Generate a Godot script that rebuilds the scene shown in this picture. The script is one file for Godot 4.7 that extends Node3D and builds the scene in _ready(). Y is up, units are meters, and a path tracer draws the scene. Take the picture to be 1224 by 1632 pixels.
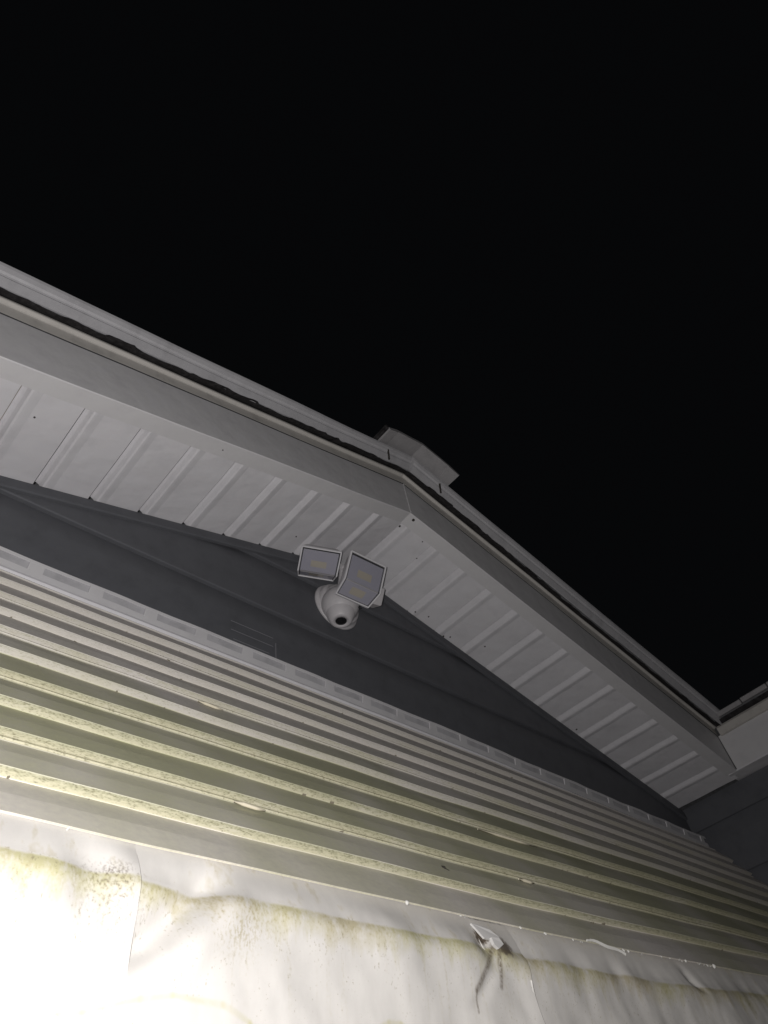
extends Node3D
# A gable end photographed at night by the flash of a phone held up beside the lens.
# Lengths are set out from the top of the gable wall (x along the wall, y up, z out of the
# wall) in layout units; one unit is UNIT metres, and the top of the wall stands at TOP.
const UNIT := 0.75
const TOP := 3.70
const PITCH_LEFT := 0.2909
const PITCH_RIGHT := 0.2482
const CAMERA_AT := Vector3(-1.4748, -2.0913, 1.4708)
# canopy slope: direction up the slope, outward normal and plane offset
const SLOPE := Vector3(0, 0.84805, -0.52992)
const NORMAL := Vector3(0, 0.52992, 0.84805)
const PLANE := -0.34788
const STEP := 0.1025          # exposed height of one siding course
const FIRST := -1.725         # lowest drip edge, measured up the slope
const BUTT := 0.0155
const WING := 2.295           # face of the projecting wing

var mats := {}
var noise := FastNoiseLite.new()
var noise_fine := FastNoiseLite.new()

static func world(p: Vector3) -> Vector3:
	return p * UNIT + Vector3(0, TOP, 0)

func rake(x: float) -> float:
	return (PITCH_LEFT * x) if x < 0.0 else (-PITCH_RIGHT * x)

# ---------------------------------------------------------------- mesh helper
class Shape:
	var st := SurfaceTool.new()
	var origin := Vector3.ZERO
	func _init(o := Vector3.ZERO):
		origin = o
		st.begin(Mesh.PRIMITIVE_TRIANGLES)
	func flat(): st.set_smooth_group(-1)
	func soft(g := 0): st.set_smooth_group(g)
	func put(p: Vector3, uv: Vector2):
		st.set_uv(uv)
		st.add_vertex(p * UNIT + Vector3(0, TOP, 0) - origin)
	func tri(a, b, c, ua := Vector2.ZERO, ub := Vector2.ZERO, uc := Vector2.ZERO):
		put(a, ua); put(b, ub); put(c, uc)
	func quad(a, b, c, d, ua := Vector2.ZERO, ub := Vector2.ZERO, uc := Vector2.ZERO, ud := Vector2.ZERO):
		tri(a, b, c, ua, ub, uc); tri(a, c, d, ua, uc, ud)
	# closed profile carried along xs; at(x, point) gives the place in the layout
	func sweep(profile: Array, xs: Array, at: Callable, uvs = null):
		var n := profile.size()
		for i in xs.size() - 1:
			for j in n:
				var k := (j + 1) % n
				var a: Vector3 = at.call(xs[i], profile[j]); var b: Vector3 = at.call(xs[i + 1], profile[j])
				var c: Vector3 = at.call(xs[i + 1], profile[k]); var d: Vector3 = at.call(xs[i], profile[k])
				if uvs == null: quad(a, b, c, d)
				else:
					var v0: float = uvs[0][j]; var v1: float = uvs[0][k] if k > 0 else v0
					var u0: float = (xs[i] - uvs[1]) * uvs[2]; var u1: float = (xs[i + 1] - uvs[1]) * uvs[2]
					quad(a, b, c, d, Vector2(u0, v0), Vector2(u1, v0), Vector2(u1, v1), Vector2(u0, v1))
		var flatp := PackedVector2Array(profile)
		var t := Geometry2D.triangulate_polygon(flatp)
		for e in [xs[0], xs[xs.size() - 1]]:
			for i in range(0, t.size(), 3):
				tri(at.call(e, profile[t[i]]), at.call(e, profile[t[i + 1]]), at.call(e, profile[t[i + 2]]))
	# solid box round a centre, half sizes along three axes, edges eased by ease
	func box(c: Vector3, ax: Vector3, ay: Vector3, az: Vector3, ease := 0.0):
		var ex := ease / maxf(ax.length(), 1e-6); var ey := ease / maxf(ay.length(), 1e-6); var ez := ease / maxf(az.length(), 1e-6)
		var f := func(s: Array) -> Vector3: return c + ax * s[0] + ay * s[1] + az * s[2]
		var ix := 1.0 - ex; var iy := 1.0 - ey; var iz := 1.0 - ez
		for s in [-1.0, 1.0]:
			quad(f.call([s, -iy, -iz]), f.call([s, iy, -iz]), f.call([s, iy, iz]), f.call([s, -iy, iz]))
			quad(f.call([-ix, s, -iz]), f.call([ix, s, -iz]), f.call([ix, s, iz]), f.call([-ix, s, iz]))
			quad(f.call([-ix, -iy, s]), f.call([ix, -iy, s]), f.call([ix, iy, s]), f.call([-ix, iy, s]))
		if ease > 0.0:
			for s in [-1.0, 1.0]:
				for t in [-1.0, 1.0]:
					quad(f.call([s * ix, t, -iz]), f.call([s * ix, t, iz]), f.call([s, t * iy, iz]), f.call([s, t * iy, -iz]))
					quad(f.call([s * ix, -iy, t]), f.call([s * ix, iy, t]), f.call([s, iy, t * iz]), f.call([s, -iy, t * iz]))
					quad(f.call([-ix, s * iy, t]), f.call([ix, s * iy, t]), f.call([ix, s, t * iz]), f.call([-ix, s, t * iz]))
					for r in [-1.0, 1.0]:
						tri(f.call([s, t * iy, r * iz]), f.call([s * ix, t, r * iz]), f.call([s * ix, t * iy, r]))
	# turned shape: rings of (radius, height) round an axis
	func lathe(c: Vector3, axis: Vector3, rings: Array, seg := 40):
		var w := axis.normalized()
		var u := w.cross(Vector3(0.3, 0.9, 0.2)).normalized(); var v := w.cross(u)
		for i in rings.size() - 1:
			for k in seg:
				var a0 := TAU * k / seg; var a1 := TAU * (k + 1) / seg
				var d0 := u * cos(a0) + v * sin(a0); var d1 := u * cos(a1) + v * sin(a1)
				var p: Vector2 = rings[i]; var q: Vector2 = rings[i + 1]
				quad(c + d0 * p.x + w * p.y, c + d1 * p.x + w * p.y, c + d1 * q.x + w * q.y, c + d0 * q.x + w * q.y)
	func tube(pts: Array, radii: Array, seg := 10):
		var rings := []
		for i in pts.size():
			var d: Vector3 = (pts[mini(i + 1, pts.size() - 1)] - pts[maxi(i - 1, 0)]).normalized()
			var u := d.cross(Vector3(0.21, 0.35, 0.9)).normalized(); var v := d.cross(u)
			var ring := []
			for k in seg:
				var a := TAU * k / seg
				ring.append(pts[i] + (u * cos(a) + v * sin(a)) * radii[i])
			rings.append(ring)
		for i in rings.size() - 1:
			for k in seg:
				var l := (k + 1) % seg
				quad(rings[i][k], rings[i][l], rings[i + 1][l], rings[i + 1][k])
		for e in [0, rings.size() - 1]:
			for k in range(1, seg - 1):
				tri(rings[e][0], rings[e][k], rings[e][k + 1])

func place(s: Shape, called: String, m: Material, parent: Node) -> MeshInstance3D:
	s.st.generate_normals()
	var o := MeshInstance3D.new()
	o.name = called
	o.mesh = s.st.commit()
	o.material_override = m
	o.cast_shadow = GeometryInstance3D.SHADOW_CASTING_SETTING_DOUBLE_SIDED
	parent.add_child(o, true)
	return o

func thing(called: String, at: Vector3, label: String, category: String, group := "") -> Node3D:
	var o := Node3D.new()
	o.name = called
	add_child(o, true)
	o.position = at
	o.set_meta("label", label); o.set_meta("category", category)
	if group: o.set_meta("group", group)
	return o

func steps(a: float, b: float, n: int) -> Array:
	var r := []
	for i in n + 1: r.append(lerpf(a, b, float(i) / n))
	return r

# ---------------------------------------------------------------- materials
func lin(r: float, g: float, b: float) -> Color:
	return Color(r, g, b).linear_to_srgb()

func matte(called: String, c: Color, rough: float, mottle := 0.06, size := 3.0, spec := 0.4, bump := 0.0) -> StandardMaterial3D:
	var m := StandardMaterial3D.new()
	m.albedo_color = Color.WHITE
	m.roughness = rough
	m.metallic_specular = spec
	m.cull_mode = BaseMaterial3D.CULL_DISABLED
	var t := NoiseTexture2D.new()
	t.width = 512; t.height = 512; t.seamless = true
	var n := FastNoiseLite.new()
	n.noise_type = FastNoiseLite.TYPE_SIMPLEX_SMOOTH
	n.seed = hash(called) % 1000
	n.frequency = 0.012; n.fractal_octaves = 6; n.fractal_gain = 0.62
	t.noise = n
	var g := Gradient.new()
	g.set_color(0, c.darkened(mottle * 1.5)); g.set_color(1, c.lightened(mottle * 0.5))
	g.add_point(0.45, c)
	t.color_ramp = g
	m.albedo_texture = t
	if bump > 0.0:
		var b := NoiseTexture2D.new()
		b.width = 256; b.height = 256; b.seamless = true; b.as_normal_map = true; b.bump_strength = 3.0
		var nb := FastNoiseLite.new(); nb.seed = 7; nb.frequency = 0.03; nb.fractal_octaves = 4
		b.noise = nb
		m.normal_enabled = true; m.normal_texture = b; m.normal_scale = bump
	m.uv1_triplanar = true; m.uv1_world_triplanar = true
	m.uv1_scale = Vector3.ONE * size
	mats[called] = m
	return m

func plain(called: String, c: Color, rough: float, spec := 0.5) -> StandardMaterial3D:
	var m := StandardMaterial3D.new()
	m.albedo_color = c; m.roughness = rough; m.metallic_specular = spec
	m.cull_mode = BaseMaterial3D.CULL_DISABLED
	mats[called] = m
	return m

func picture_material(called: String, img: Image, rough: float) -> StandardMaterial3D:
	var m := StandardMaterial3D.new()
	m.albedo_texture = ImageTexture.create_from_image(img)
	m.roughness = rough; m.metallic_specular = 0.4
	m.cull_mode = BaseMaterial3D.CULL_DISABLED
	mats[called] = m
	return m

func smooth(a: float, b: float, x: float) -> float:
	return smoothstep(a, b, x)

# dirt and algae on the canopy siding: one row band of 64 pixels for each course
# (16 for the drip edge underside, 48 for the face), x from -1.6 to 2.4
func siding_dirt() -> Image:
	var w := 2048; var rows := 64; var h := rows * 11
	var data := PackedByteArray(); data.resize(w * h * 3)
	var n1 := FastNoiseLite.new(); n1.seed = 3; n1.frequency = 0.006; n1.fractal_octaves = 3
	var n2 := FastNoiseLite.new(); n2.seed = 5; n2.frequency = 0.11; n2.fractal_octaves = 4; n2.fractal_gain = 0.7
	var n3 := FastNoiseLite.new(); n3.seed = 9; n3.frequency = 0.35; n3.fractal_octaves = 2
	# how overgrown each course is: under the drip edge, and on its face
	var green_butt := [0.9, 0.95, 0.95, 0.95, 0.85, 0.22, 0.30, 0.10, 0.18, 0.08, 0.05]
	var green_face := [0.30, 0.52, 0.74, 0.80, 0.78, 0.34, 0.10, 0.05, 0.03, 0.02, 0.0]
	var clean := Color(0.765, 0.745, 0.725)
	var algae := Color(0.735, 0.717, 0.62)
	var moss := Color(0.595, 0.588, 0.485)
	var soot := Color(0.36, 0.34, 0.27)
	var i := 0
	for y in h:
		var course := y / rows; var r := y % rows
		var butt := r < 16
		for x in w:
			var a := n1.get_noise_2d(x, course * 400.0 + r * 0.6)
			var b := n2.get_noise_2d(x * 0.8, y * 1.3)
			var c := n3.get_noise_2d(x, y)
			var amount: float = (green_butt[course] if butt else green_face[course])
			var g := clampf(amount + a * 0.55 * minf(amount * 3.0, 1.0) + b * 0.22 * amount, 0.0, 1.0)
			var col: Color
			if butt:
				# cream growth in the corner, greyer crust out to the drip edge
				var out := r / 16.0
				col = clean.lerp(algae, clampf(g * 1.1, 0.0, 1.0))
				var crust := clampf(out * 1.3 - 0.25 + b * 0.9 + c * 0.35, 0.0, 1.0) * amount
				col = col.lerp(moss, crust * 0.85)
				col = col.lerp(soot, smooth(0.15, 0.6, c * 0.8 + b * 0.45 + (out - 0.5) * 0.25) * (0.12 + 0.5 * amount))
			else:
				col = Color(0.85, 0.825, 0.80).lerp(Color(0.695, 0.69, 0.575), clampf(g * 1.05 + 0.10 * b * amount, 0.0, 1.0))
				# crust creeping over the drip edge onto the face
				var creep := clampf(1.0 - (r - 16.0) / (5.0 + 9.0 * (b + 0.35)), 0.0, 1.0) * amount
				col = col.lerp(algae.darkened(0.12), creep * clampf(0.5 + c, 0.0, 1.0) * 0.7)
				col = col.lerp(soot, smooth(0.38, 0.8, b * 0.6 + c * 0.5) * 0.16)
				col = col * (1.0 + b * 0.07)
			data[i] = int(clampf(col.r, 0, 1) * 255); data[i + 1] = int(clampf(col.g, 0, 1) * 255); data[i + 2] = int(clampf(col.b, 0, 1) * 255)
			i += 3
	return Image.create_from_data(w, h, false, Image.FORMAT_RGB8, data)

# stains on the white front sheet, x from -1.36 to 0.96, y from -1.64 down to -1.96
const SHEET_X := -1.36
const SHEET_W := 2.32
const SHEET_Y := -1.64
const SHEET_H := 0.32

func seg_distance(p: Vector2, a: Vector2, b: Vector2) -> float:
	return p.distance_to(Geometry2D.get_closest_point_to_segment(p, a, b))

func sheet_stains() -> Image:
	var w := 2048; var h := 320
	var data := PackedByteArray(); data.resize(w * h * 3)
	var n1 := FastNoiseLite.new(); n1.seed = 21; n1.frequency = 0.004; n1.fractal_octaves = 4
	var n2 := FastNoiseLite.new(); n2.seed = 22; n2.frequency = 0.03; n2.fractal_octaves = 4; n2.fractal_gain = 0.65
	var n3 := FastNoiseLite.new(); n3.seed = 23; n3.frequency = 0.20; n3.fractal_octaves = 4; n3.fractal_gain = 0.7
	var white := Color(0.79, 0.775, 0.755)
	var algae := Color(0.68, 0.66, 0.49)
	var tan := Color(0.64, 0.60, 0.49)
	var dark := Color(0.30, 0.26, 0.22)
	var lines := [[Vector2(-0.405, -1.705), Vector2(-0.485, -1.781), 0.0075], [Vector2(-0.40, -1.712), Vector2(-0.421, -1.772), 0.0065], [Vector2(-0.485, -1.781), Vector2(-0.488, -1.81), 0.003]]
	var arc := [Vector2(-1.25, -1.862), Vector2(-1.121, -1.847), Vector2(-1.06, -1.832), Vector2(-1.021, -1.826), Vector2(-0.954, -1.831), Vector2(-0.914, -1.846), Vector2(-0.88, -1.87)]
	var arc2 := [Vector2(-0.71, -1.842), Vector2(-0.68, -1.832), Vector2(-0.655, -1.832), Vector2(-0.63, -1.842)]
	var i := 0
	for py in h:
		var y := SHEET_Y - SHEET_H * (py + 0.5) / h
		for px in w:
			var x := SHEET_X + SHEET_W * (px + 0.5) / w
			var a := n1.get_noise_2d(px, py * 1.5)
			var b := n2.get_noise_2d(px, py * 0.45)
			var c := n3.get_noise_2d(px, py * 0.55)
			var fold := -1.699 + 0.006 * a + sag(x) * 0.85
			var below := fold - y          # distance down from the fold
			var col := white * (1.0 + 0.03 * b)
			# growth hanging below the fold, thinning into streaks
			var reach := 0.040 + 0.024 * n1.get_noise_2d(px * 1.7, 900.0) + 0.030 * maxf(n2.get_noise_2d(px * 1.2, 300.0), -0.2)
			if below > -0.003:
				var t := clampf(1.0 - below / maxf(reach, 0.006), 0.0, 1.0) * smooth(-0.003, 0.003, below)
				var tone := algae.lerp(tan, clampf(0.45 + 1.3 * n1.get_noise_2d(px * 0.8, 5000.0) + 0.25 * smooth(-0.6, 0.3, x), 0.0, 1.0))
				col = col.lerp(tone, clampf(t * (0.72 + 0.9 * b + 0.5 * c), 0.0, 0.8))
				# long drip streaks
				var streak := smooth(0.12, 0.5, n2.get_noise_2d(px * 2.2, py * 0.06 + 4000.0)) * clampf(1.0 - below / 0.16, 0.0, 1.0)
				col = col.lerp(tan, streak * clampf(0.16 + 0.6 * c, 0.0, 0.4))
				# grains
				col = col.lerp(tan.darkened(0.25), smooth(0.34, 0.66, c + 0.35 * b - below * 1.2) * 0.5)
			else:
				col = col.lerp(tan, smooth(0.25, 0.7, b + 0.4 * a) * 0.28)
				col = col.lerp(tan, smooth(0.45, 0.75, c + b * 0.25) * 0.4)
			var p := Vector2(x, y)
			# sooty grains running down beside the lapped joint
			var run := exp(-pow((x + 1.105 + (y + 1.72) * 0.25) / 0.030, 2.0)) * smooth(-1.80, -1.70, y) * smooth(-1.675, -1.70, y)
			col = col.lerp(dark.lightened(0.15), run * smooth(-0.05, 0.55, c + 0.5 * b) * 0.65)
			run = exp(-pow((x + 0.93) / 0.05, 2.0)) * smooth(-1.80, -1.72, y) * smooth(-1.70, -1.715, y)
			col = col.lerp(tan, run * smooth(0.0, 0.4, c + 0.6 * b) * 0.7)
			# the torn spot: dark grime and two scratches
			for l in lines:
				var d := seg_distance(p, l[0], l[1]) + 0.003 * c
				col = col.lerp(dark, smooth(l[2], l[2] * 0.2, d) * clampf(0.38 + 0.6 * c, 0.1, 0.65))
			var blot := p.distance_to(Vector2(-0.425, -1.692)) * 1.0 + 0.010 * b + 0.006 * c
			col = col.lerp(dark, smooth(0.017, 0.010, blot) * 0.9)
			blot = p.distance_to(Vector2(-0.385, -1.705)) + 0.014 * b + 0.008 * c
			col = col.lerp(dark, smooth(0.026, 0.012, blot) * 0.75)
			# tide marks
			for k in arc.size() - 1:
				var d := seg_distance(p, arc[k], arc[k + 1]) + 0.002 * b
				col = col.lerp(algae, smooth(0.0055, 0.0005, d) * (0.26 + 0.3 * b))
			for k in arc2.size() - 1:
				var d := seg_distance(p, arc2[k], arc2[k + 1]) + 0.002 * b
				col = col.lerp(algae, smooth(0.005, 0.0005, d) * 0.25)
			data[i] = int(clampf(col.r, 0, 1) * 255); data[i + 1] = int(clampf(col.g, 0, 1) * 255); data[i + 2] = int(clampf(col.b, 0, 1) * 255)
			i += 3
	return Image.create_from_data(w, h, false, Image.FORMAT_RGB8, data)

# slight bow of the canopy's long pieces
func sag(x: float) -> float:
	return -0.018 * sin(PI * clampf((x + 1.35) / 2.3, 0.0, 1.0))

# ---------------------------------------------------------------- build
func _ready():
	# camera
	var cam := Camera3D.new()
	cam.name = "camera"
	add_child(cam)
	cam.transform = Transform3D(Basis(Vector3(0.7410, -0.1349, 0.6578), Vector3(-0.4439, 0.6366, 0.6306), Vector3(-0.5038, -0.7593, 0.4118)).orthonormalized(), world(CAMERA_AT))
	cam.fov = 74.47
	cam.near = 0.02; cam.far = 600.0
	cam.current = true
	# night sky
	var we := WorldEnvironment.new(); we.name = "night_environment"
	var env := Environment.new()
	env.background_mode = Environment.BG_SKY
	var sky := Sky.new()
	var sm := ProceduralSkyMaterial.new()
	sm.sky_top_color = Color(0.024, 0.026, 0.030); sm.sky_horizon_color = Color(0.046, 0.050, 0.056)
	sm.ground_bottom_color = Color(0.01, 0.01, 0.01); sm.ground_horizon_color = Color(0.03, 0.03, 0.03)
	sm.sun_angle_max = 0.1
	sky.sky_material = sm
	env.sky = sky
	env.tonemap_mode = Environment.TONE_MAPPER_LINEAR
	env.tonemap_exposure = 1.0
	env.sdfgi_enabled = true; env.ssao_enabled = true; env.ssil_enabled = true
	we.environment = env
	add_child(we)
	# the moon, low and very faint
	var moon := DirectionalLight3D.new(); moon.name = "moon_light"
	moon.light_energy = 0.004; moon.light_angular_distance = 0.5
	moon.light_color = Color(0.85, 0.9, 1.0); moon.shadow_enabled = true
	moon.rotation_degrees = Vector3(-35, 150, 0)
	add_child(moon)
	# the phone's flash, a small lamp beside the lens
	var flash := SpotLight3D.new(); flash.name = "phone_flash"
	flash.transform = cam.transform
	flash.position = world(CAMERA_AT) + cam.transform.basis * Vector3(-0.018, 0.012, 0.006)
	flash.light_energy = 1.37
	flash.light_color = Color(1.0, 0.992, 0.99)
	flash.light_size = 0.006
	flash.spot_range = 30.0; flash.spot_attenuation = 2.0
	flash.spot_angle = 85.0; flash.spot_angle_attenuation = 0.6
	flash.shadow_enabled = true
	add_child(flash)

	noise.seed = 4; noise.frequency = 1.4; noise.fractal_octaves = 2
	noise_fine.seed = 6; noise_fine.frequency = 9.0; noise_fine.fractal_octaves = 3
	# materials
	matte("vinyl_white", lin(0.645, 0.63, 0.65), 0.55, 0.04, 1.1, 0.4, 0.25)
	matte("metal_white", lin(0.60, 0.585, 0.595), 0.45, 0.025, 1.6, 0.45, 0.12)
	matte("cream_trim", lin(0.50, 0.475, 0.445), 0.5, 0.08, 2.0)
	matte("dark_siding", lin(0.102, 0.104, 0.114), 0.6, 0.045, 2.0, 0.35, 0.12)
	matte("felt", lin(0.03, 0.028, 0.029), 0.95, 0.25, 8.0, 0.2)
	matte("roof_metal", lin(0.46, 0.45, 0.465), 0.45, 0.08, 2.0, 0.5, 0.15)
	matte("cap_metal", lin(0.30, 0.29, 0.295), 0.5, 0.05, 3.0, 0.4, 0.2)
	matte("light_body", lin(0.52, 0.50, 0.51), 0.4, 0.03, 4.0, 0.45)
	matte("shingle", lin(0.16, 0.16, 0.165), 0.9, 0.2, 6.0, 0.2, 0.5)
	matte("grass_soil", lin(0.05, 0.06, 0.03), 1.0, 0.3, 0.8, 0.1)
	matte("raw_wood", lin(0.30, 0.22, 0.13), 0.8, 0.2, 5.0, 0.3)
	plain("faded", lin(0.20, 0.20, 0.215), 0.7)
	plain("lamp_tray", lin(0.33, 0.325, 0.37), 0.4)
	plain("lamp_chip", lin(0.42, 0.375, 0.26), 0.6)
	plain("gasket", lin(0.03, 0.03, 0.033), 0.7)
	plain("black_gloss", lin(0.012, 0.012, 0.013), 0.08)
	plain("dark_speck", lin(0.03, 0.025, 0.02), 0.8)
	plain("dark_crumb", lin(0.16, 0.14, 0.10), 0.9)
	plain("chalk", lin(0.60, 0.585, 0.55), 0.8)
	plain("straw", lin(0.66, 0.60, 0.46), 0.8)
	plain("bare_metal", lin(0.52, 0.505, 0.49), 0.6)
	var pane := plain("lamp_pane", Color(0.75, 0.74, 0.80, 0.22), 0.05)
	pane.transparency = BaseMaterial3D.TRANSPARENCY_ALPHA
	picture_material("canopy_siding", siding_dirt(), 0.6)
	picture_material("front_sheet", sheet_stains(), 0.5)

	build_ground()
	build_house()
	build_canopy()
	build_floodlight()
	build_debris()

func build_ground():
	var s := Shape.new(Vector3(0, TOP, 0))
	s.flat()
	var e := 300.0 / UNIT
	s.quad(Vector3(-e, -TOP / UNIT, -e), Vector3(e, -TOP / UNIT, -e), Vector3(e, -TOP / UNIT, e), Vector3(-e, -TOP / UNIT, e))
	var g := place(s, "ground", mats.grass_soil, self)
	g.position = Vector3(0, TOP, 0)
	g.set_meta("kind", "structure")
	g.set_meta("label", "dark ground below the house"); g.set_meta("category", "ground")

# ---------------------------------------------------------------- the house
func build_house():
	var h := thing("house", Vector3.ZERO, "dark grey sided house with white soffit, fascia and low pitched gable roof", "house")
	var floor_y := -TOP / UNIT
	# gable wall: a backing slab, then each dutch lap board
	var s := Shape.new(); s.flat()
	var left := -3.2
	s.sweep([Vector2(left, floor_y), Vector2(WING + 0.6, floor_y), Vector2(WING + 0.6, rake(WING + 0.6) - 0.004), Vector2(0, -0.004), Vector2(left, rake(left) - 0.004)], [-0.14, -0.03],
		func(z, p): return Vector3(p.x, p.y, z))
	var wall := place(s, "gable_wall", mats.dark_siding, h)
	var first := -0.19
	for k in range(-1, 20):
		var y0 := first - 0.25 * k        # bottom of this board
		if y0 < floor_y: break
		# outline of the strip under the sloping soffit
		var xa := left; var xb := WING - 0.001
		var sh := Shape.new(); sh.flat()
		var prof := [Vector2(-0.028, y0), Vector2(-0.003, y0), Vector2(0.0, y0 + 0.004), Vector2(-0.001, y0 + 0.165)]
		for c in 7:
			var t := (c + 1) / 7.0
			prof.append(Vector2(-0.001 - 0.015 * sin(t * PI * 0.5) * t, y0 + 0.165 + 0.085 * t))
		prof.append(Vector2(-0.028, y0 + 0.25))
		# near the top only the part below the soffit is kept
		var xs := []
		if y0 + 0.25 > rake(left) - 0.01:
			# clip by sweeping over x with the heights capped
			xs = steps(xa, xb, 150)
			var any := Shape.new(); any.flat()
			var n := prof.size()
			for i in xs.size() - 1:
				var ca := rake(xs[i]) - 0.004; var cb := rake(xs[i + 1]) - 0.004
				if ca < y0 and cb < y0: continue
				for j in n - 1:
					var a: Vector2 = prof[j]; var b: Vector2 = prof[j + 1]
					any.quad(Vector3(xs[i], minf(a.y, ca), a.x), Vector3(xs[i + 1], minf(a.y, cb), a.x), Vector3(xs[i + 1], minf(b.y, cb), b.x), Vector3(xs[i], minf(b.y, ca), b.x))
			place(any, "siding_board", mats.dark_siding, wall)
		else:
			sh.sweep(prof, steps(xa, xb, 40), func(x, p): return Vector3(x, p.y + 0.001 * noise.get_noise_2d(x * 2.0, y0 * 9.0), p.x + 0.0012 * noise.get_noise_2d(x, y0)))
			place(sh, "siding_board", mats.dark_siding, wall)
	# dark channel that receives the boards under the soffit
	for side in [-1, 1]:
		s = Shape.new(); s.flat()
		var xs := steps(left, 0.0, 30) if side < 0 else steps(0.0, WING - 0.001, 30)
		s.sweep([Vector2(-0.002, -0.004), Vector2(0.010, -0.004), Vector2(0.012, -0.040), Vector2(0.009, -0.046), Vector2(-0.002, -0.046)], xs, func(x, p): return Vector3(x, rake(x) + p.y, p.x))
		place(s, "wall_channel", mats.dark_siding, wall)
	# end of a board showing as a short upright joint, with scratches beside it
	s = Shape.new(); s.flat()
	s.box(Vector3(-0.394, -0.617, 0.0015), Vector3(0.0012, 0, 0), Vector3(0, 0.033, 0), Vector3(0, 0, 0.0015))
	place(s, "board_joint", mats.faded, wall)
	for e in [[-0.572, -0.404, -0.566], [-0.57, -0.404, -0.602], [-0.56, -0.42, -0.638], [0.20, 0.25, -0.655], [0.24, 0.30, -0.688]]:
		s = Shape.new(); s.flat()
		s.box(Vector3((e[0] + e[1]) * 0.5, e[2], 0.0006), Vector3((e[1] - e[0]) * 0.5, 0, 0), Vector3(0, 0.0009, 0), Vector3(0, 0, 0.0006))
		place(s, "scratch", mats.faded, wall)

	# soffit: a board above, panels below it, each with the groove at its left edge
	s = Shape.new(); s.flat()
	for side in [-1, 1]:
		var xs := steps(left, 0.0, 4) if side < 0 else steps(0.0, WING - 0.11, 4)
		s.sweep([Vector2(0.002, 0.022), Vector2(0.385, 0.022), Vector2(0.385, 0.034), Vector2(0.002, 0.034)], xs, func(x, p): return Vector3(x, rake(x) + p.y, p.x))
	var soffit := place(s, "soffit", mats.raw_wood, h)
	var pitch := 0.1605
	for k in range(-11, 24):
		var x0 := -1.436 + pitch * k
		var x1 := minf(x0 + pitch, WING - 0.002)
		if x1 - x0 < 0.05: continue
		var sh := Shape.new(); sh.flat()
		# section across the panel: sharp step up, sloping back down, then the flat web
		var sec := [Vector2(0.0, -0.001), Vector2(0.0008, 0.0195), Vector2(0.006, 0.020), Vector2(0.015, 0.0125), Vector2(0.025, -0.0010), Vector2(0.031, -0.0038), Vector2(0.037, -0.0032), Vector2(0.054, 0.0004), Vector2(x1 - x0 - 0.0006, 0.0)]
		var jig := 0.0012 * sin(k * 12.9898)
		var zs := steps(0.001, 0.372, 6)
		for i in zs.size() - 1:
			for j in sec.size() - 1:
				var f := func(zz: float, q: Vector2) -> Vector3:
					var x: float = x0 + q.x + jig
					return Vector3(x, rake(x) + q.y - 0.0165 * zz + 0.0018 * noise.get_noise_2d(x * 3.0, zz * 4.0), zz)
				var a: Vector3 = f.call(zs[i], sec[j]); var b: Vector3 = f.call(zs[i + 1], sec[j])
				var c: Vector3 = f.call(zs[i + 1], sec[j + 1]); var d: Vector3 = f.call(zs[i], sec[j + 1])
				sh.quad(a, b, c, d)
		place(sh, "soffit_panel", mats.vinyl_white, soffit)
	# dark fixings and specks on the soffit
	for e in [[-0.285, 0.05, 0.006], [0.012, 0.322, 0.005], [0.03, 0.385, 0.007], [0.36, 0.03, 0.005], [0.42, 0.05, 0.004], [0.545, 0.012, 0.005], [0.57, 0.03, 0.004], [0.72, 0.10, 0.004], [1.42, 0.03, 0.005], [-1.37, 0.25, 0.003], [-0.86, 0.37, 0.003], [-0.36, 0.1, 0.003], [0.17, 0.25, 0.003], [0.13, 0.33, 0.003]]:
		s = Shape.new(); s.soft()
		var c := Vector3(e[0], rake(e[0]) - 0.0165 * e[1] - 0.001 - (0.003 if e[1] > 0.34 else 0.0), e[1])
		s.lathe(c, Vector3(0.1, -1, 0.2), [Vector2(e[2], 0), Vector2(e[2] * 0.8, e[2] * 0.5), Vector2(0.0005, e[2] * 0.7)], 10)
		place(s, "fixing", mats.dark_speck, soffit)

	# rake boards, one set for each slope
	for side in [-1, 1]:
		var xs := steps(left, 0.0, 60) if side < 0 else steps(0.0, WING - 0.0955, 60)
		var at := func(x, p): return Vector3(x, rake(x) + p.y + 0.0016 * noise.get_noise_2d(x * 1.2, 3.0 + p.x * 4.0), p.x + 0.0022 * noise.get_noise_2d(x * 0.9, 9.0 + p.y * 6.0))
		# face and the flange turned under it
		s = Shape.new(); s.flat()
		s.sweep([Vector2(0.340, -0.0105), Vector2(0.399, -0.0115), Vector2(0.402, -0.0095), Vector2(0.402, 0.21), Vector2(0.392, 0.21), Vector2(0.392, -0.004), Vector2(0.340, -0.006)], xs, at)
		var f := place(s, "fascia", mats.metal_white, h)
		if side < 0:
			s = Shape.new(); s.flat()
			s.box(Vector3(0.002, 0.095, 0.4035), Vector3(0.0022, 0, 0), Vector3(0.0, 0.098, 0), Vector3(0, 0, 0.0012))
			place(s, "joint_strip", mats.metal_white, f)
		# projecting lip above it
		s = Shape.new(); s.flat()
		s.sweep([Vector2(0.4026, 0.188), Vector2(0.4055, 0.1885), Vector2(0.4065, 0.227), Vector2(0.4085, 0.2300), Vector2(0.4175, 0.2330), Vector2(0.4190, 0.236), Vector2(0.4180, 0.243), Vector2(0.4026, 0.247)], xs, at)
		var lip := place(s, "fascia_lip", mats.cream_trim, h)
		s = Shape.new(); s.flat()
		s.sweep([Vector2(0.4022, 0.1845), Vector2(0.4050, 0.1850), Vector2(0.4050, 0.1878), Vector2(0.4022, 0.1878)], xs, at)
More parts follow.
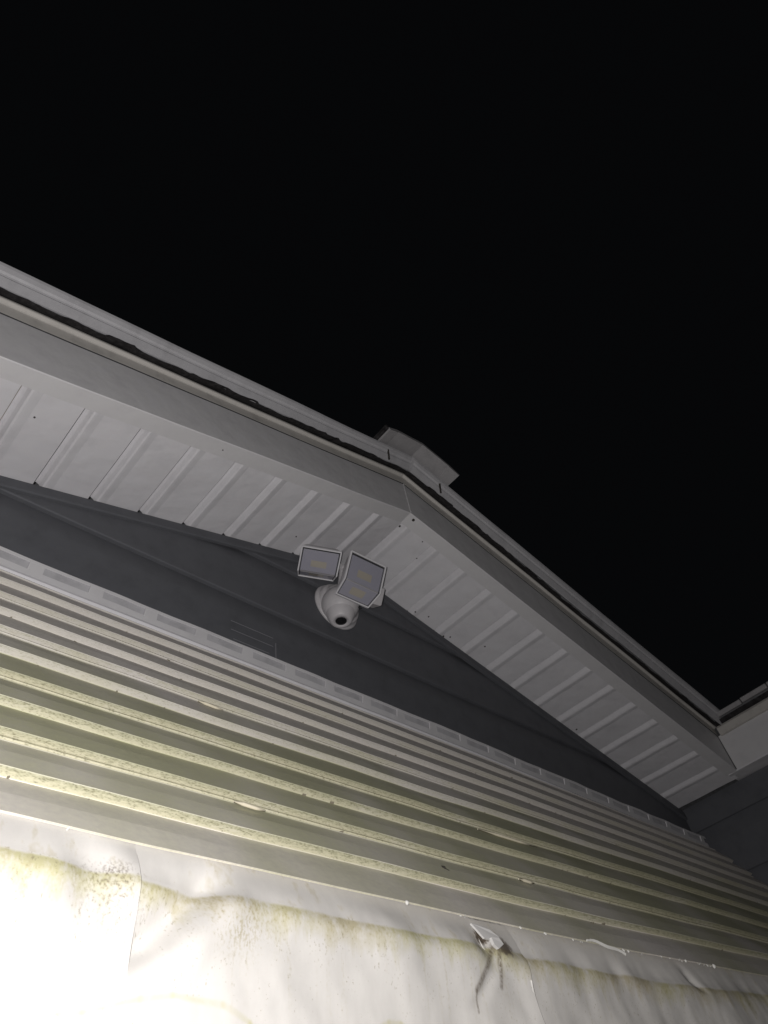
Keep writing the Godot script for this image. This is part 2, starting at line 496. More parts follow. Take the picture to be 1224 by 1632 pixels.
		place(s, "sealant_line", mats.gasket, lip)
		# roof underlay: dark, its edge torn
		s = Shape.new(); s.flat()
		var rag := steps(xs[0], xs[xs.size() - 1], 340)
		var torn := func(x, p):
			var e := 0.0
			if p.x > 0.44: e = 0.0075 * noise_fine.get_noise_2d(x * 0.9, 1.0) + 0.0022 * signf(noise_fine.get_noise_2d(x * 0.35, 40.0))
			if p.x > 0.44 and x > 0.25: e -= 0.010 * smoothstep(0.25, 0.9, x)
			return Vector3(x, rake(x) + p.y, p.x + e)
		s.sweep([Vector2(0.36, 0.300), Vector2(0.4560, 0.2160), Vector2(0.4570, 0.2190), Vector2(0.36, 0.304)], rag, torn)
		place(s, "underlay", mats.felt, h)
		# metal edge trim
		s = Shape.new(); s.flat()
		s.sweep([Vector2(0.450, 0.226), Vector2(0.456, 0.224), Vector2(0.471, 0.249), Vector2(0.4705, 0.2535), Vector2(0.4735, 0.258), Vector2(0.480, 0.262), Vector2(0.488, 0.274), Vector2(0.491, 0.283), Vector2(0.488, 0.291), Vector2(0.478, 0.296), Vector2(0.430, 0.297), Vector2(0.430, 0.290), Vector2(0.474, 0.288)], xs, at)
		var trim := place(s, "edge_trim", mats.roof_metal, h)
		if side < 0:
			s = Shape.new(); s.flat()
			s.box(Vector3(0.0, 0.252, 0.4735), Vector3(0.006, 0, 0), Vector3(0, 0.028, 0.0175), Vector3(0, -0.0012, 0.0022))
			place(s, "trim_joint", mats.roof_metal, trim)
		# a dark clip on the trim
		var cx := -0.145 if side < 0 else 0.165
		s = Shape.new(); s.flat()
		s.box(Vector3(cx, rake(cx) + 0.246, 0.4725), Vector3(0.0022, 0, 0), Vector3(-0.009, 0.017, 0.010), Vector3(0, -0.002, 0.0035))
		place(s, "clip", mats.dark_speck, trim)
		# roof sheet
		s = Shape.new(); s.flat()
		var rx := steps(xs[0], 0.0, 2) if side < 0 else steps(0.0, xs[xs.size() - 1] + 0.6, 2)
		s.sweep([Vector2(-6.0, 0.276), Vector2(0.43, 0.276), Vector2(0.43, 0.2885), Vector2(-6.0, 0.2885)], rx, func(x, p): return Vector3(x, rake(x) + p.y, p.x))
		place(s, "roof_slope", mats.shingle, h)
	# ridge cap, its end standing out past the trim
	s = Shape.new(); s.flat()
	var cap := [Vector2(-0.225, -0.060), Vector2(-0.218, -0.070), Vector2(-0.170, -0.050), Vector2(-0.165, -0.043), Vector2(0, 0.0), Vector2(0.160, -0.034), Vector2(0.165, -0.041), Vector2(0.225, -0.060), Vector2(0.232, -0.050), Vector2(0.170, -0.022), Vector2(0, 0.016), Vector2(-0.175, -0.030)]
	s.sweep(cap, [-6.0, 0.30, 0.558], func(z, p): return Vector3(p.x * 0.94, 0.300 + p.y * 0.94, z))
	var cap_part := place(s, "ridge_cap", mats.cap_metal, h)
	s = Shape.new(); s.flat()
	s.box(Vector3(-0.214, 0.250, 0.444), Vector3(0.010, 0.003, 0), Vector3(-0.003, 0.010, 0), Vector3(0, 0, 0.112), 0.003)
	place(s, "cap_edge", mats.felt, cap_part)

	# the projecting wing on the right: wall, eave soffit, fascia, lip, roof edge
	s = Shape.new(); s.flat()
	s.box(Vector3(WING + 0.10, (floor_y - 0.56) * 0.5, 1.9), Vector3(0.07, 0, 0), Vector3(0, (-0.56 - floor_y) * 0.5, 0), Vector3(0, 0, 2.1))
	var wing := place(s, "wing_wall", mats.dark_siding, h)
	for k in 20:
		var y0 := -0.19 - 0.25 * (k + 1)
		if y0 < floor_y: break
		var sh := Shape.new(); sh.flat()
		var prof := [Vector2(0.028, y0), Vector2(0.003, y0), Vector2(0.0, y0 + 0.004), Vector2(0.001, y0 + 0.165), Vector2(0.004, y0 + 0.20), Vector2(0.007, y0 + 0.225), Vector2(0.011, y0 + 0.25), Vector2(0.028, y0 + 0.25)]
		if k == 0:
			for j in prof.size(): prof[j] = Vector2(prof[j].x, minf(prof[j].y, -0.562))
			continue
		sh.sweep(prof, steps(0.004, 3.9, 20), func(z, p): return Vector3(WING + p.x, minf(p.y, -0.562), z))
		place(sh, "siding_board", mats.dark_siding, wing)
	var sh2 := Shape.new(); sh2.flat()
	sh2.box(Vector3(WING + 0.014, -0.625, 1.95), Vector3(0.014, 0, 0), Vector3(0, 0.063, 0), Vector3(0, 0, 1.945))
	place(sh2, "siding_board", mats.dark_siding, wing)
	var fx := WING - 0.095
	s = Shape.new(); s.flat()
	s.box(Vector3((fx + WING) * 0.5 + 0.004, -0.5535, 2.12), Vector3((WING - fx) * 0.5 + 0.008, 0, 0), Vector3(0, 0.004, 0), Vector3(0, 0, 1.77), 0.001)
	place(s, "eave_soffit", mats.vinyl_white, h)
	s = Shape.new(); s.flat()
	s.box(Vector3(fx + 0.004, -0.456, 2.16), Vector3(0.005, 0, 0), Vector3(0, 0.0965, 0), Vector3(0, 0, 1.755), 0.0012)
	place(s, "eave_fascia", mats.metal_white, h)
	s = Shape.new(); s.flat()
	s.sweep([Vector2(-0.002, -0.370), Vector2(-0.016, -0.368), Vector2(-0.019, -0.330), Vector2(-0.012, -0.318), Vector2(0.0, -0.316)], steps(0.424, 3.9, 30), func(z, p): return Vector3(fx + p.x, p.y + 0.0015 * noise.get_noise_2d(z * 2.0, 60.0), z))
	place(s, "eave_lip", mats.cream_trim, h)
	s = Shape.new(); s.flat()
	s.sweep([Vector2(0.02, -0.33), Vector2(-0.030, -0.302), Vector2(-0.030, -0.298), Vector2(0.02, -0.30)], [0.424, 3.9], func(z, p): return Vector3(fx + p.x, p.y, z))
	place(s, "underlay", mats.felt, h)
	# roof of the wing, its lowest row of shingles one by one
	s = Shape.new(); s.flat()
	s.sweep([Vector2(-0.02, -0.292), Vector2(1.6, 0.06), Vector2(1.6, 0.075), Vector2(-0.02, -0.275)], [0.47, 3.9], func(z, p): return Vector3(fx + p.x, p.y, z))
	var wr := place(s, "wing_roof", mats.shingle, h)
	for k in 22:
		var z0 := 0.462 + 0.155 * k
		s = Shape.new(); s.flat()
		var lift := 0.004 * sin(k * 7.3)
		s.box(Vector3(fx + 0.045, -0.262 + lift, z0 + 0.076), Vector3(0.09, 0.018, 0), Vector3(-0.004, 0.012, 0), Vector3(0, 0.002 * sin(k * 3.1), 0.0755), 0.003)
		place(s, "shingle", mats.cap_metal, wr)

# ---------------------------------------------------------------- the canopy
func on_slope(x: float, s: float, t: float) -> Vector3:
	var k := clampf((s - FIRST) / (STEP * 9.0), 0.0, 1.0)
	var q := SLOPE * (s + sag(x) * (1.0 - k) - 0.013 * maxf(x - 0.4, 0.0) * k * k + 0.0022 * noise.get_noise_2d(x * 1.1, s * 6.0)) + NORMAL * (PLANE + t + 0.0016 * noise.get_noise_2d(x * 1.5, s * 9.0 + 20.0))
	return Vector3(x, q.y, q.z)

func build_canopy():
	var origin := world(Vector3(-0.2, -2.05, 0.31))
	var c := thing("canopy", origin, "lean-to canopy of grimy white vinyl siding above a dented stained white front sheet", "canopy")
	var xl := -2.75; var xr := WING - 0.012
	var xs := steps(xl, xr, 170)
	# five double-course siding panels
	for p in 5:
		var s0 := FIRST + STEP * 2 * p
		var r: float = xr + [0.0, 0.0, -0.006, 0.004, -0.012][p]
		var px := xs.duplicate(); px[px.size() - 1] = r
		var s1 := s0 + STEP; var s2 := s0 + STEP * 2
		var v := func(course: int, f: float) -> float: return (course + clampf(f, 0.02, 0.98)) / 11.0
		var a := 2 * p
		# outer line from the inner corner under the drip edge up to the lock at the top
		var outer := [Vector2(s0 + 0.001, -BUTT + 0.003), Vector2(s0 - 0.0006, -0.002), Vector2(s0 + 0.0012, 0.0), Vector2(s0 + 0.05, -0.0062), Vector2(s1 - 0.006, -0.0138), Vector2(s1 - 0.0012, -BUTT),
			Vector2(s1 - 0.0002, -BUTT + 0.002), Vector2(s1 - 0.0008, -0.0022), Vector2(s1 + 0.0012, 0.0), Vector2(s1 + 0.05, -0.0062), Vector2(s2 - 0.009, -0.0142),
			Vector2(s2 - 0.0068, -0.0132), Vector2(s2 - 0.0062, -0.0105), Vector2(s2 - 0.001, -0.0112)]
		var vv := [v.call(a, 0.02), v.call(a, 0.22), v.call(a, 0.27), v.call(a, 0.6), v.call(a, 0.94), v.call(a, 0.97),
			v.call(a + 1, 0.03), v.call(a + 1, 0.22), v.call(a + 1, 0.27), v.call(a + 1, 0.6), v.call(a + 1, 0.95), v.call(a + 2, 0.03), v.call(a + 2, 0.06), v.call(a + 2, 0.08)]
		if p == 0:
			outer[0] = Vector2(s0 + 0.0022, -0.0012); outer[1] = Vector2(s0 + 0.0006, -0.0004)
			vv[0] = vv[2]; vv[1] = vv[2]
		var prof := outer.duplicate()
		var nv := vv.duplicate()
		for j in range(outer.size() - 1, -1, -1):
			prof.append(outer[j] + Vector2(0.0012, -0.003)); nv.append(vv[j])
		var sh := Shape.new(origin); sh.flat()
		sh.sweep(prof, px, func(x, q): return on_slope(x, q.x, q.y), [nv, -1.6, 0.25])
		place(sh, "siding_panel", mats.canopy_siding, c)
	# lock strip and slotted nail hem along the top
	var zt := 0.063
	var s := Shape.new(origin); s.flat()
	s.sweep([Vector2(zt - 0.004, -0.790), Vector2(zt + 0.002, -0.787), Vector2(zt + 0.008, -0.778), Vector2(zt + 0.006, -0.771), Vector2(zt - 0.001, -0.7695), Vector2(zt - 0.004, -0.772)], steps(xl, xr - 0.02, 60), func(x, p): return Vector3(x, p.y - 0.016 * maxf(x - 0.4, 0.0) + 0.0012 * noise.get_noise_2d(x * 2.0, 8.0), p.x))
	var lock := place(s, "lock_strip", mats.vinyl_white, c)
	s = Shape.new(origin); s.flat()
	var bend := func(x, p): return Vector3(x, p.y - 0.016 * maxf(x - 0.4, 0.0) + 0.0016 * noise.get_noise_2d(x * 3.0, 2.0) * (1.0 + 2.0 * smoothstep(0.0, 1.0, x)), p.x + 0.002 * noise.get_noise_2d(x * 2.0, 31.0) + 0.06 * (p.y + 0.77))
	s.sweep([Vector2(zt, -0.768), Vector2(zt + 0.002, -0.768), Vector2(zt + 0.002, -0.748), Vector2(zt, -0.748)], steps(xl, xr - 0.03, 150), bend)
	s.sweep([Vector2(zt, -0.7235), Vector2(zt + 0.0022, -0.7235), Vector2(zt + 0.0022, -0.7145), Vector2(zt, -0.7145)], steps(xl, xr - 0.03, 150), bend)
	var k := -10
	while true:
		var x0 := -1.178 + 0.1622 * k
		k += 1
		if x0 < xl: continue
		if x0 > xr - 0.04: break
		s.sweep([Vector2(zt, -0.7485), Vector2(zt + 0.002, -0.7485), Vector2(zt + 0.002, -0.7230), Vector2(zt, -0.7230)], [x0 - 0.038, x0 - 0.02, x0], bend)
		s.box(bend.call(x0 - 0.0385, Vector2(zt + 0.003, -0.736)), Vector3(0.0012, 0, 0), Vector3(0, 0.0125, 0.003), Vector3(0, 0, 0.0025))
	place(s, "nail_hem", mats.metal_white, lock)
	s = Shape.new(origin); s.flat()
	s.sweep([Vector2(0.003, -0.775), Vector2(zt - 0.004, -0.775), Vector2(zt - 0.0025, -0.718), Vector2(0.003, -0.718)], steps(xl, xr - 0.06, 40), bend)
	place(s, "backing_strip", mats.roof_metal, c)
	# right end board and left cheek close the box; a plain panel closes it below
	for e in [xl + 0.004, xr - 0.03]:
		s = Shape.new(origin); s.flat()
		s.sweep([Vector2(0.002, -0.80), Vector2(0.03, -0.80), Vector2(0.598, -1.690), Vector2(0.628, -1.72), Vector2(0.628, -2.04), Vector2(0.002, -2.04)], [e, e + 0.01], func(x, p): return Vector3(x, p.y, p.x))
		place(s, "end_cheek", mats.metal_white, c)
	s = Shape.new(origin); s.flat()
	s.box(Vector3((xl + xr) * 0.5, -2.044, 0.312), Vector3((xr - xl) * 0.5 - 0.02, 0, 0), Vector3(0, 0.004, 0), Vector3(0, 0, 0.309))
	place(s, "underside_panel", mats.vinyl_white, c)
	# the front sheet, three lapped lengths
	front_sheet(c, origin, xl, -1.078, 0)
	front_sheet(c, origin, -1.092, -0.335, 1)
	front_sheet(c, origin, -0.43, xr - 0.02, 2)
	# bright bent tongue of bare metal at the tear
	s = Shape.new(origin); s.flat()
	var tp := [Vector3(-0.451, -1.676, 0.634), Vector3(-0.436, -1.676, 0.635), Vector3(-0.412, -1.684, 0.641), Vector3(-0.396, -1.695, 0.645), Vector3(-0.401, -1.702, 0.6475), Vector3(-0.418, -1.703, 0.6465), Vector3(-0.436, -1.701, 0.644)]
	for j in range(1, tp.size() - 1): s.tri(tp[0], tp[j], tp[j + 1])
	for j in tp.size(): s.quad(tp[j], tp[(j + 1) % tp.size()], tp[(j + 1) % tp.size()] + Vector3(0, 0.0, -0.004), tp[j] + Vector3(0, 0.0, -0.004))
	place(s, "torn_tongue", mats.bare_metal, c)
	s = Shape.new(origin); s.flat()
	var tq := [Vector3(-0.424, -1.700, 0.6495), Vector3(-0.404, -1.699, 0.6505), Vector3(-0.396, -1.708, 0.651), Vector3(-0.413, -1.717, 0.652), Vector3(-0.422, -1.711, 0.651)]
	for j in range(1, 4): s.tri(tq[0], tq[j], tq[j + 1])
	for j in 5: s.quad(tq[j], tq[(j + 1) % 5], tq[(j + 1) % 5] + Vector3(0, 0, -0.006), tq[j] + Vector3(0, 0, -0.006))
	place(s, "torn_tongue", mats.bare_metal, c)

# how far the sheet stands proud at x, y
func dent(x: float, y: float, which: int) -> float:
	var d := 0.009 * noise.get_noise_2d(x * 1.3, y * 1.8) + 0.0045 * noise.get_noise_2d(x * 3.7, y * 3.2 + 7.0) + 0.0016 * noise.get_noise_2d(x * 9.0, y * 6.0 + 17.0)
	if which == 0:
		d += 0.004 + 0.012 * exp(-pow((x + 1.078) / 0.03, 2.0)) * smooth(-1.80, -1.70, y)
		d -= 0.008 * exp(-pow((x + 1.135) / 0.03, 2.0)) * smooth(-1.78, -1.70, y)
	if which == 1:
		# a crease running down to the left from the fold
		var u := (x + 1.0) * 0.70 - (y + 1.71) * 0.72
		d -= 0.018 * exp(-pow(u / 0.020, 2.0)) * smooth(-0.90, -1.0, x) * smooth(-1.83, -1.77, y)
		d += 0.010 * exp(-pow((u - 0.045) / 0.03, 2.0)) * smooth(-0.82, -0.95, x) * smooth(-1.83, -1.77, y)
		# dent at the tear
		d -= 0.012 * exp(-pow((x + 0.43) / 0.022, 2.0) - pow((y + 1.688) / 0.028, 2.0))
		var w := (x + 0.445) * 0.69 - (y + 1.745) * 0.72
		d -= 0.005 * exp(-pow(w / 0.009, 2.0)) * smooth(-1.80, -1.77, y) * smooth(-1.69, -1.72, y)
		d += 0.010 * exp(-pow((x + 0.335) / 0.035, 2.0)) * smooth(-1.69, -1.73, y)
		d += 0.006
	if which == 2:
		d -= 0.004
		d += 0.006 * exp(-pow((x - 0.02) / 0.03, 2.0) - pow((y + 1.69) / 0.02, 2.0))
		d -= 0.008 * exp(-pow((x - 0.30 - (y + 1.69) * -0.9) / 0.018, 2.0)) * smooth(-1.72, -1.69, y)
	return d

func front_sheet(c: Node, origin: Vector3, xa: float, xb: float, which: int):
	var s := Shape.new(origin); s.soft()
	# section down the sheet: tucked top, band leaning out, rounded fold, long face, turned-in foot
	var sec := [Vector2(0.6040, -1.628), Vector2(0.6122, -1.641), Vector2(0.6192, -1.6560), Vector2(0.6240, -1.672), Vector2(0.6275, -1.685), Vector2(0.6305, -1.693), Vector2(0.634, -1.700), Vector2(0.6362, -1.707)]
	for i in 34: sec.append(Vector2(0.6368, -1.712 - 0.0045 * i))
	for y in [-1.90, -1.95, -2.0, -2.045]: sec.append(Vector2(0.6368, y))
	sec.append(Vector2(0.630, -2.052)); sec.append(Vector2(0.58, -2.052))
	var fine := maxf(xa, -1.5); var stop := minf(xb, 1.1)
	var xs := []
	if fine > xa: xs.append_array(steps(xa, fine - 0.02, 40))
	xs.append_array(steps(fine, stop, int((stop - fine) / 0.0055)))
	if stop < xb: xs.append_array(steps(stop + 0.02, xb, 40))
	var at := func(i: int, q: Vector2, back: float) -> Vector3:
		var x: float = xs[i]
		# free edges are not quite straight
		if which == 1 and i == xs.size() - 1: x += 0.006 * sin((q.y + 1.70) * 30.0)
		var w := smooth(-1.645, -1.69, q.y)
		var top := sag(x) * smooth(-1.95, -1.72, q.y)
		return Vector3(x, q.y + top, q.x + dent(x, q.y, which) * w - back)
	for i in xs.size() - 1:
		for j in sec.size() - 1:
			var q0: Vector2 = sec[j]; var q1: Vector2 = sec[j + 1]
			var a: Vector3 = at.call(i, q0, 0.0); var b: Vector3 = at.call(i + 1, q0, 0.0)
			var d: Vector3 = at.call(i, q1, 0.0); var e: Vector3 = at.call(i + 1, q1, 0.0)
			var uv := func(p: Vector3, q: Vector2) -> Vector2: return Vector2((p.x - SHEET_X) / SHEET_W, clampf((SHEET_Y - p.y) / SHEET_H, 0.003, 0.997) if q.x > 0.2 else 0.5)
			s.quad(a, b, e, d, uv.call(a, q0), uv.call(b, q0), uv.call(e, q1), uv.call(d, q1))
	# sheet edges have a thickness
	s.flat()
	for i in [0, xs.size() - 1]:
		for j in sec.size() - 1:
			s.quad(at.call(i, sec[j], 0.0), at.call(i, sec[j + 1], 0.0), at.call(i, sec[j + 1], 0.004), at.call(i, sec[j], 0.004), Vector2(0.5, 0.9), Vector2(0.5, 0.9), Vector2(0.5, 0.9), Vector2(0.5, 0.9))
	place(s, "front_sheet", mats.front_sheet, c)

# ---------------------------------------------------------------- the floodlight camera
func build_floodlight():
	var base := Vector3(-0.10, -0.275, 0.0)
	var origin := world(base)
	var t := thing("floodlight_camera", origin, "white security camera with two swivelling floodlight heads on the dark gable wall", "security light")
	var s := Shape.new(origin); s.soft()
	s.lathe(base, Vector3(0, 0, 1), [Vector2(0.0, 0.0), Vector2(0.104, 0.0), Vector2(0.105, 0.006), Vector2(0.102, 0.012), Vector2(0.095, 0.013), Vector2(0.094, 0.020), Vector2(0.092, 0.034), Vector2(0.088, 0.038), Vector2(0.080, 0.039), Vector2(0.079, 0.046), Vector2(0.072, 0.062), Vector2(0.06, 0.072), Vector2(0.0, 0.075)], 56)
	place(s, "wall_base", mats.light_body, t)
	var aim := Vector3(-0.06, -0.97, 0.0).normalized()
	var ball := base + Vector3(-0.026, -0.040, 0.058)
	s = Shape.new(origin); s.soft()
	var rings := []
	for i in 17:
		var a := PI * i / 16.0
		rings.append(Vector2(0.074 * sin(a) + 0.0001, -0.074 * cos(a)))
	s.lathe(ball, aim, rings, 48)
	s.lathe(ball, aim, [Vector2(0.064, 0.02), Vector2(0.052, 0.062), Vector2(0.042, 0.084), Vector2(0.036, 0.089), Vector2(0.0235, 0.0895), Vector2(0.022, 0.084), Vector2(0.0001, 0.084)], 40)
	var body := place(s, "camera_ball", mats.light_body, t)
	s = Shape.new(origin); s.soft()
	s.lathe(ball + aim * 0.085, aim, [Vector2(0.0218, 0.0), Vector2(0.0218, 0.002), Vector2(0.018, 0.0015), Vector2(0.014, 0.0035), Vector2(0.0001, 0.006)], 32)
	place(s, "camera_lens", mats.black_gloss, body)
	s = Shape.new(origin); s.flat()
	s.box(ball + Vector3(0.052, -0.012, 0.044), Vector3(0.001, 0.0, 0), Vector3(-0.006, -0.030, 0.016), Vector3(0.004, 0, 0.004))
	place(s, "seam", mats.gasket, body)
	# neck and cross arm
	s = Shape.new(origin); s.soft()
	s.tube([base + Vector3(-0.002, 0.045, 0.05), base + Vector3(-0.012, 0.085, 0.075), base + Vector3(-0.026, 0.120, 0.095)], [0.022, 0.019, 0.016], 20)
	var neck := place(s, "neck", mats.light_body, t)
	var lo := Vector3(-0.292, -0.294, 0.129); var ro := Vector3(-0.172, -0.383, 0.233)
	var lx := Vector3(0.865, -0.145, 0.481); var ly := Vector3(-0.429, 0.287, 0.857); var lz := Vector3(-0.262, -0.947, 0.186)
	var rx := Vector3(0.997, -0.034, 0.075); var ry := Vector3(-0.007, 0.871, 0.492); var rz := Vector3(-0.082, -0.491, 0.867)
	var hub := base + Vector3(-0.03, 0.13, 0.098)
	s = Shape.new(origin); s.soft()
	s.tube([hub + Vector3(0.01, 0, 0), hub.lerp(lo + ly * 0.05 - lz * 0.03, 0.5), lo + ly * 0.05 - lz * 0.03], [0.012, 0.012, 0.012], 14)
	place(s, "head_arm", mats.light_body, neck)
	s = Shape.new(origin); s.soft()
	s.tube([hub, hub.lerp(ro + ry * 0.05 - rz * 0.04, 0.5) + Vector3(0.01, 0, 0), ro + ry * 0.05 - rz * 0.04], [0.012, 0.012, 0.012], 14)
	place(s, "head_arm", mats.light_body, neck)
	lamp_head(t, origin, lo, lx, ly, lz, 0.145, false)
	lamp_head(t, origin, ro, rx, ry, rz, 0.1575, true)

func lamp_head(t: Node, origin: Vector3, o: Vector3, ax: Vector3, ay: Vector3, az: Vector3, w: float, sink: bool):
	var h1 := 0.69 * w; var h2 := 0.443 * w; var be := 0.815; var tp := 0.918
	var c := cos(be); var sn := sin(be)
	var P := func(x: float, y: float, z: float) -> Vector3: return o + ax * x + ay * y + az * z
	# a point on the two facets: v above the crease is the upper one, below it the lower one
	var F := func(u: float, v: float, up: float) -> Vector3:
		if v >= 0.0: return P.call(u * w * 0.5, v * h1, up)
		return P.call(u * w * 0.5 * lerpf(1.0, tp, -v), v * h2 * c - up * sn * 0.0, v * h2 * sn + up * c)
	var rim := [[-1.0, 1.0], [1.0, 1.0], [1.0, 0.0], [1.0, -1.0], [-1.0, -1.0], [-1.0, 0.0]]
	var s := Shape.new(origin); s.flat()
	var front := []; var back := []
	for e in rim:
		front.append(F.call(e[0], e[1], -0.004))
	var bd := -0.34 * w
	for e in [[-0.80, 0.86], [0.80, 0.86], [0.86, 0.10], [0.80, -0.80], [-0.80, -0.80], [-0.86, 0.10]]:
		var yy: float = e[1] * (h1 if e[1] > 0 else h2 * c)
		back.append(P.call(e[0] * w * 0.5, yy, bd if e[1] > -0.5 else bd - 0.05 * w))
	for i in 6:
		var j := (i + 1) % 6
		s.quad(front[i], front[j], back[j], back[i])
	s.quad(back[0], back[1], back[2], back[5]); s.quad(back[5], back[2], back[3], back[4])
	s.quad(front[0], front[1], front[2], front[5]); s.quad(front[5], front[2], front[3], front[4])
	# cooling fins behind
	for k in 5:
		s.box(P.call(0, h1 * (0.15 + 0.15 * k), bd - 0.01), ax * w * 0.36, ay * 0.002, az * 0.012)
	var head := place(s, "lamp_head", mats.light_body, t)
	if sink:
		s = Shape.new(origin); s.flat()
		s.box(P.call(0.55 * w, 0.006, -0.062), ax * w * 0.22 + ay * 0.004, ay * 0.036, az * 0.030, 0.005)
		place(s, "heat_sink", mats.light_body, head)
	# raised rim and dark gasket line inside it
	s = Shape.new(origin); s.flat()
	for i in 6:
		var a: Vector3 = F.call(rim[i][0], rim[i][1], 0.001); var b: Vector3 = F.call(rim[(i + 1) % 6][0], rim[(i + 1) % 6][1], 0.001)
		var d := (b - a)
		s.box((a + b) * 0.5, d * 0.5 + d.normalized() * 0.0016, d.normalized().cross(az).normalized() * 0.0026, az * 0.005, 0.0008)
	place(s, "rim", mats.vinyl_white, head)
	s = Shape.new(origin); s.flat()
	var ring := func(k: float) -> Array:
		var r := []
		for e in rim: r.append(F.call(e[0] * k, e[1] * k if absf(e[1]) > 0.5 else 0.0, 0.0005))
		return r
	var ro: Array = ring.call(0.975); var ri: Array = ring.call(0.90)
	for i in 6:
		var j := (i + 1) % 6
		s.quad(ro[i], ro[j], ri[j], ri[i])
	place(s, "gasket", mats.gasket, head)
	# reflector trays, light chips and panes for each facet
	for f in [[0.03, 0.90], [-0.90, -0.03]]:
		s = Shape.new(origin); s.flat()
		s.quad(F.call(-0.90, f[0], 0.001), F.call(0.90, f[0], 0.001), F.call(0.90, f[1], 0.001), F.call(-0.90, f[1], 0.001))
		var tray := place(s, "reflector", mats.lamp_tray, head)
		s = Shape.new(origin); s.flat()
		var m: float = f[0] * 0.62 + f[1] * 0.38 if f[0] > 0 else (f[0] + f[1]) * 0.5
		var hh := 0.13 if f[0] > 0 else 0.22
		for e in [-0.42, -0.02]:
			s.quad(F.call(e, m - hh, 0.002), F.call(e + 0.40, m - hh, 0.002), F.call(e + 0.40, m + hh, 0.002), F.call(e, m + hh, 0.002))
		place(s, "light_chip", mats.lamp_chip, tray)
		s = Shape.new(origin); s.flat()
		s.quad(F.call(-0.92, f[0], 0.004), F.call(0.92, f[0], 0.004), F.call(0.92, f[1], 0.004), F.call(-0.92, f[1], 0.004))
		place(s, "pane", mats.lamp_pane, head)
	s = Shape.new(origin); s.flat()
	s.box(F.call(0, 0.0, 0.0045), ax * w * 0.44, ay * 0.0016, az * 0.0012, 0.0005)
	place(s, "crease_bar", mats.cap_metal, head)

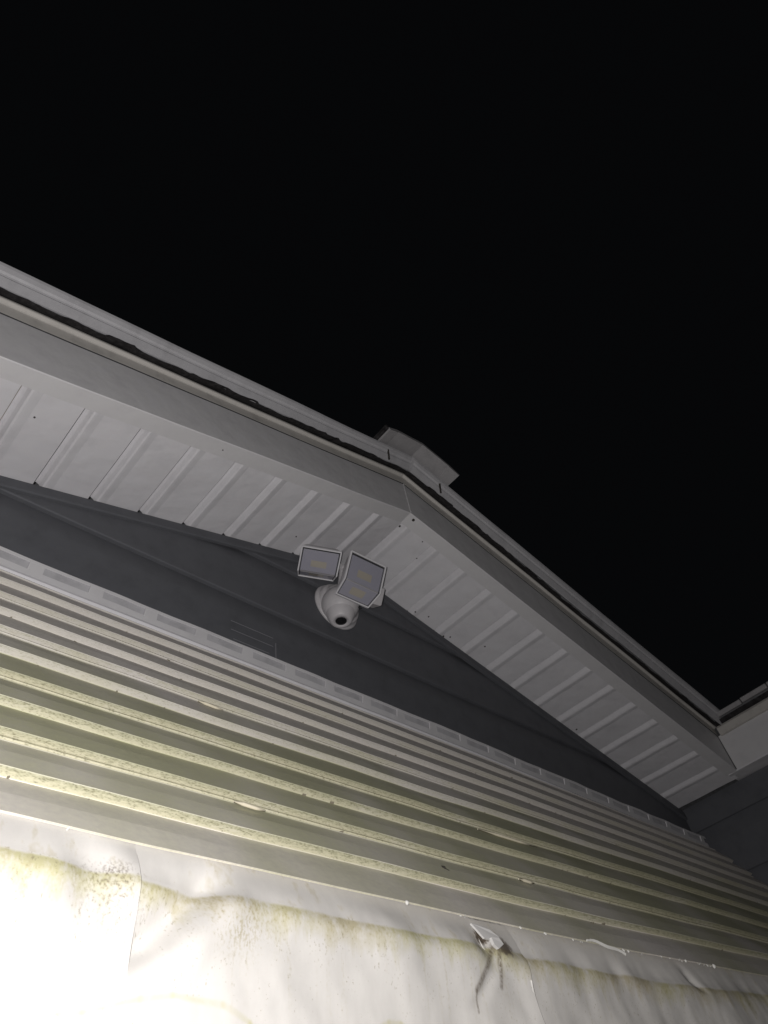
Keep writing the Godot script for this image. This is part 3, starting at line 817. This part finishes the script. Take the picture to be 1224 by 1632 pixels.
# ---------------------------------------------------------------- bits lying on the canopy
func build_debris():
	# pale slivers on the ledges: ends along x and slope position
	var slivers := [[-0.836, -0.772, -1.1415, "short straw coloured sliver caught high on the canopy siding"],
		[-0.870, -0.807, -1.543, "thick pale sliver lying low on the canopy siding"],
		[-0.088, 0.146, -1.351, "longest thin pale sliver along a canopy siding ledge"],
		[-0.124, -0.072, -1.546, "stubby pale sliver on a lower canopy siding ledge"]]
	for e in slivers:
		var mid := on_slope((e[0] + e[1]) * 0.5, e[2], -0.008)
		var o := thing("pale_sliver", world(mid), e[3], "debris", "pale slivers on the canopy siding")
		var s := Shape.new(world(mid)); s.soft()
		var a := on_slope(e[0], e[2], -0.0045); var b := on_slope(e[1], e[2] - 0.002, -0.0045)
		s.tube([a, a.lerp(b, 0.3) + Vector3(0, 0.0006, 0), a.lerp(b, 0.7), b], [0.0018, 0.0036, 0.0034, 0.0014], 7)
		place(s, "sliver", mats.straw, o)
	# chalky droppings on the lower drip edge
	var drops := [[0.300, 0.0036, "small white dropping on the front edge beside a larger one"], [0.437, 0.0056, "larger white dropping on the canopy front edge"], [-0.598, 0.0042, "flat white paint flake on the front edge beside a dark speck"]]
	for e in drops:
		var at := on_slope(e[0], FIRST - 0.002, 0.001)
		var o := thing("white_dropping", world(at), e[2], "debris", "white droppings along the canopy edge")
		var s := Shape.new(world(at)); s.soft()
		s.lathe(at - NORMAL * e[1] * 0.3, Vector3(0.3, 0.1, 0.9), [Vector2(0.0002, -e[1] * 0.5), Vector2(e[1] * 0.7, -e[1] * 0.3), Vector2(e[1], 0), Vector2(e[1] * 0.75, e[1] * 0.6), Vector2(0.0002, e[1] * 0.9)], 14)
		place(s, "lump", mats.chalk, o)
	# curl of peeled paint hanging from the edge
	var pts := []
	for k in 12:
		var u := k / 11.0
		var x := lerpf(-0.10, 0.015, u)
		var q := on_slope(x, FIRST - 0.002, 0.002)
		pts.append(q + Vector3(0, -0.018 * u * u + 0.002 * sin(u * 9.0), 0.010 * u + 0.002))
	var o2 := thing("paint_curl", world(pts[0]), "curled strip of peeled white paint hanging from the canopy edge", "debris")
	var s2 := Shape.new(world(pts[0])); s2.flat()
	for k in 11:
		var w0 := 0.0028 * (1.0 - 0.4 * absf(k / 5.5 - 1.0)); 
		s2.box((pts[k] + pts[k + 1]) * 0.5, (pts[k + 1] - pts[k]) * 0.52, Vector3(0, w0, 0.001), Vector3(0, -0.0004, 0.0009))
	place(s2, "strip", mats.chalk, o2)
	# dark insect on a face low down
	var at3 := on_slope(-0.383, -1.576, -0.009)
	var o3 := thing("insect", world(at3), "small dark insect resting on the canopy siding", "insect")
	var s3 := Shape.new(world(at3)); s3.soft()
	s3.tube([at3 + Vector3(-0.010, 0.006, 0.002), at3 + Vector3(-0.005, 0.003, 0.003), at3, at3 + Vector3(0.005, -0.004, 0.004), at3 + Vector3(0.009, -0.007, 0.004)], [0.0008, 0.003, 0.0042, 0.0036, 0.001], 9)
	place(s3, "body", mats.dark_speck, o3)
	# crumbs caught along the ledges, and flakes along the front edge
	var rng := RandomNumberGenerator.new(); rng.seed = 77
	var s4 := Shape.new(world(on_slope(0, -1.2, 0))); s4.flat()
	for k in 150:
		var j := rng.randi_range(1, 9)
		var x := rng.randf_range(-1.5, 2.2)
		var z := rng.randf_range(0.0006, 0.0016) * (1.0 if rng.randf() < 0.93 else 1.6)
		var at4 := on_slope(x, FIRST + STEP * j - rng.randf_range(0.001, 0.012), -0.0125)
		var t := rng.randf_range(-0.6, 0.6)
		s4.box(at4 - NORMAL * 0.001, Vector3(cos(t), sin(t) * 0.8, 0.3) * z * rng.randf_range(1.0, 3.0), Vector3(-sin(t), cos(t), 0.2) * z * 0.6, NORMAL * z * 0.9, z * 0.2)
	var grit := place(s4, "leaf_crumbs", mats.dark_crumb, self)
	grit.position = world(on_slope(0, -1.2, 0))
	grit.set_meta("kind", "stuff"); grit.set_meta("label", "dark leaf crumbs and grit caught along the canopy siding ledges"); grit.set_meta("category", "debris")
	var s5 := Shape.new(world(on_slope(0, FIRST, 0))); s5.flat()
	for k in 34:
		var x := rng.randf_range(-1.3, 1.2) if k < 8 else rng.randf_range(-0.15, 1.2)
		var z := rng.randf_range(0.0007, 0.0019)
		var at5 := on_slope(x, FIRST - rng.randf_range(-0.001, 0.004), -0.001)
		var t := rng.randf_range(-1.2, 1.2)
		s5.box(at5, Vector3(cos(t), sin(t), 0.2) * z * rng.randf_range(1.0, 2.4), Vector3(-sin(t), cos(t), 0.3) * z * 0.7, NORMAL * z * 0.4, z * 0.1)
	var flakes := place(s5, "paint_flakes", mats.chalk, self)
	flakes.position = world(on_slope(0, FIRST, 0))
	flakes.set_meta("kind", "stuff"); flakes.set_meta("label", "loose paint flakes along the lower edge of the canopy siding"); flakes.set_meta("category", "debris")
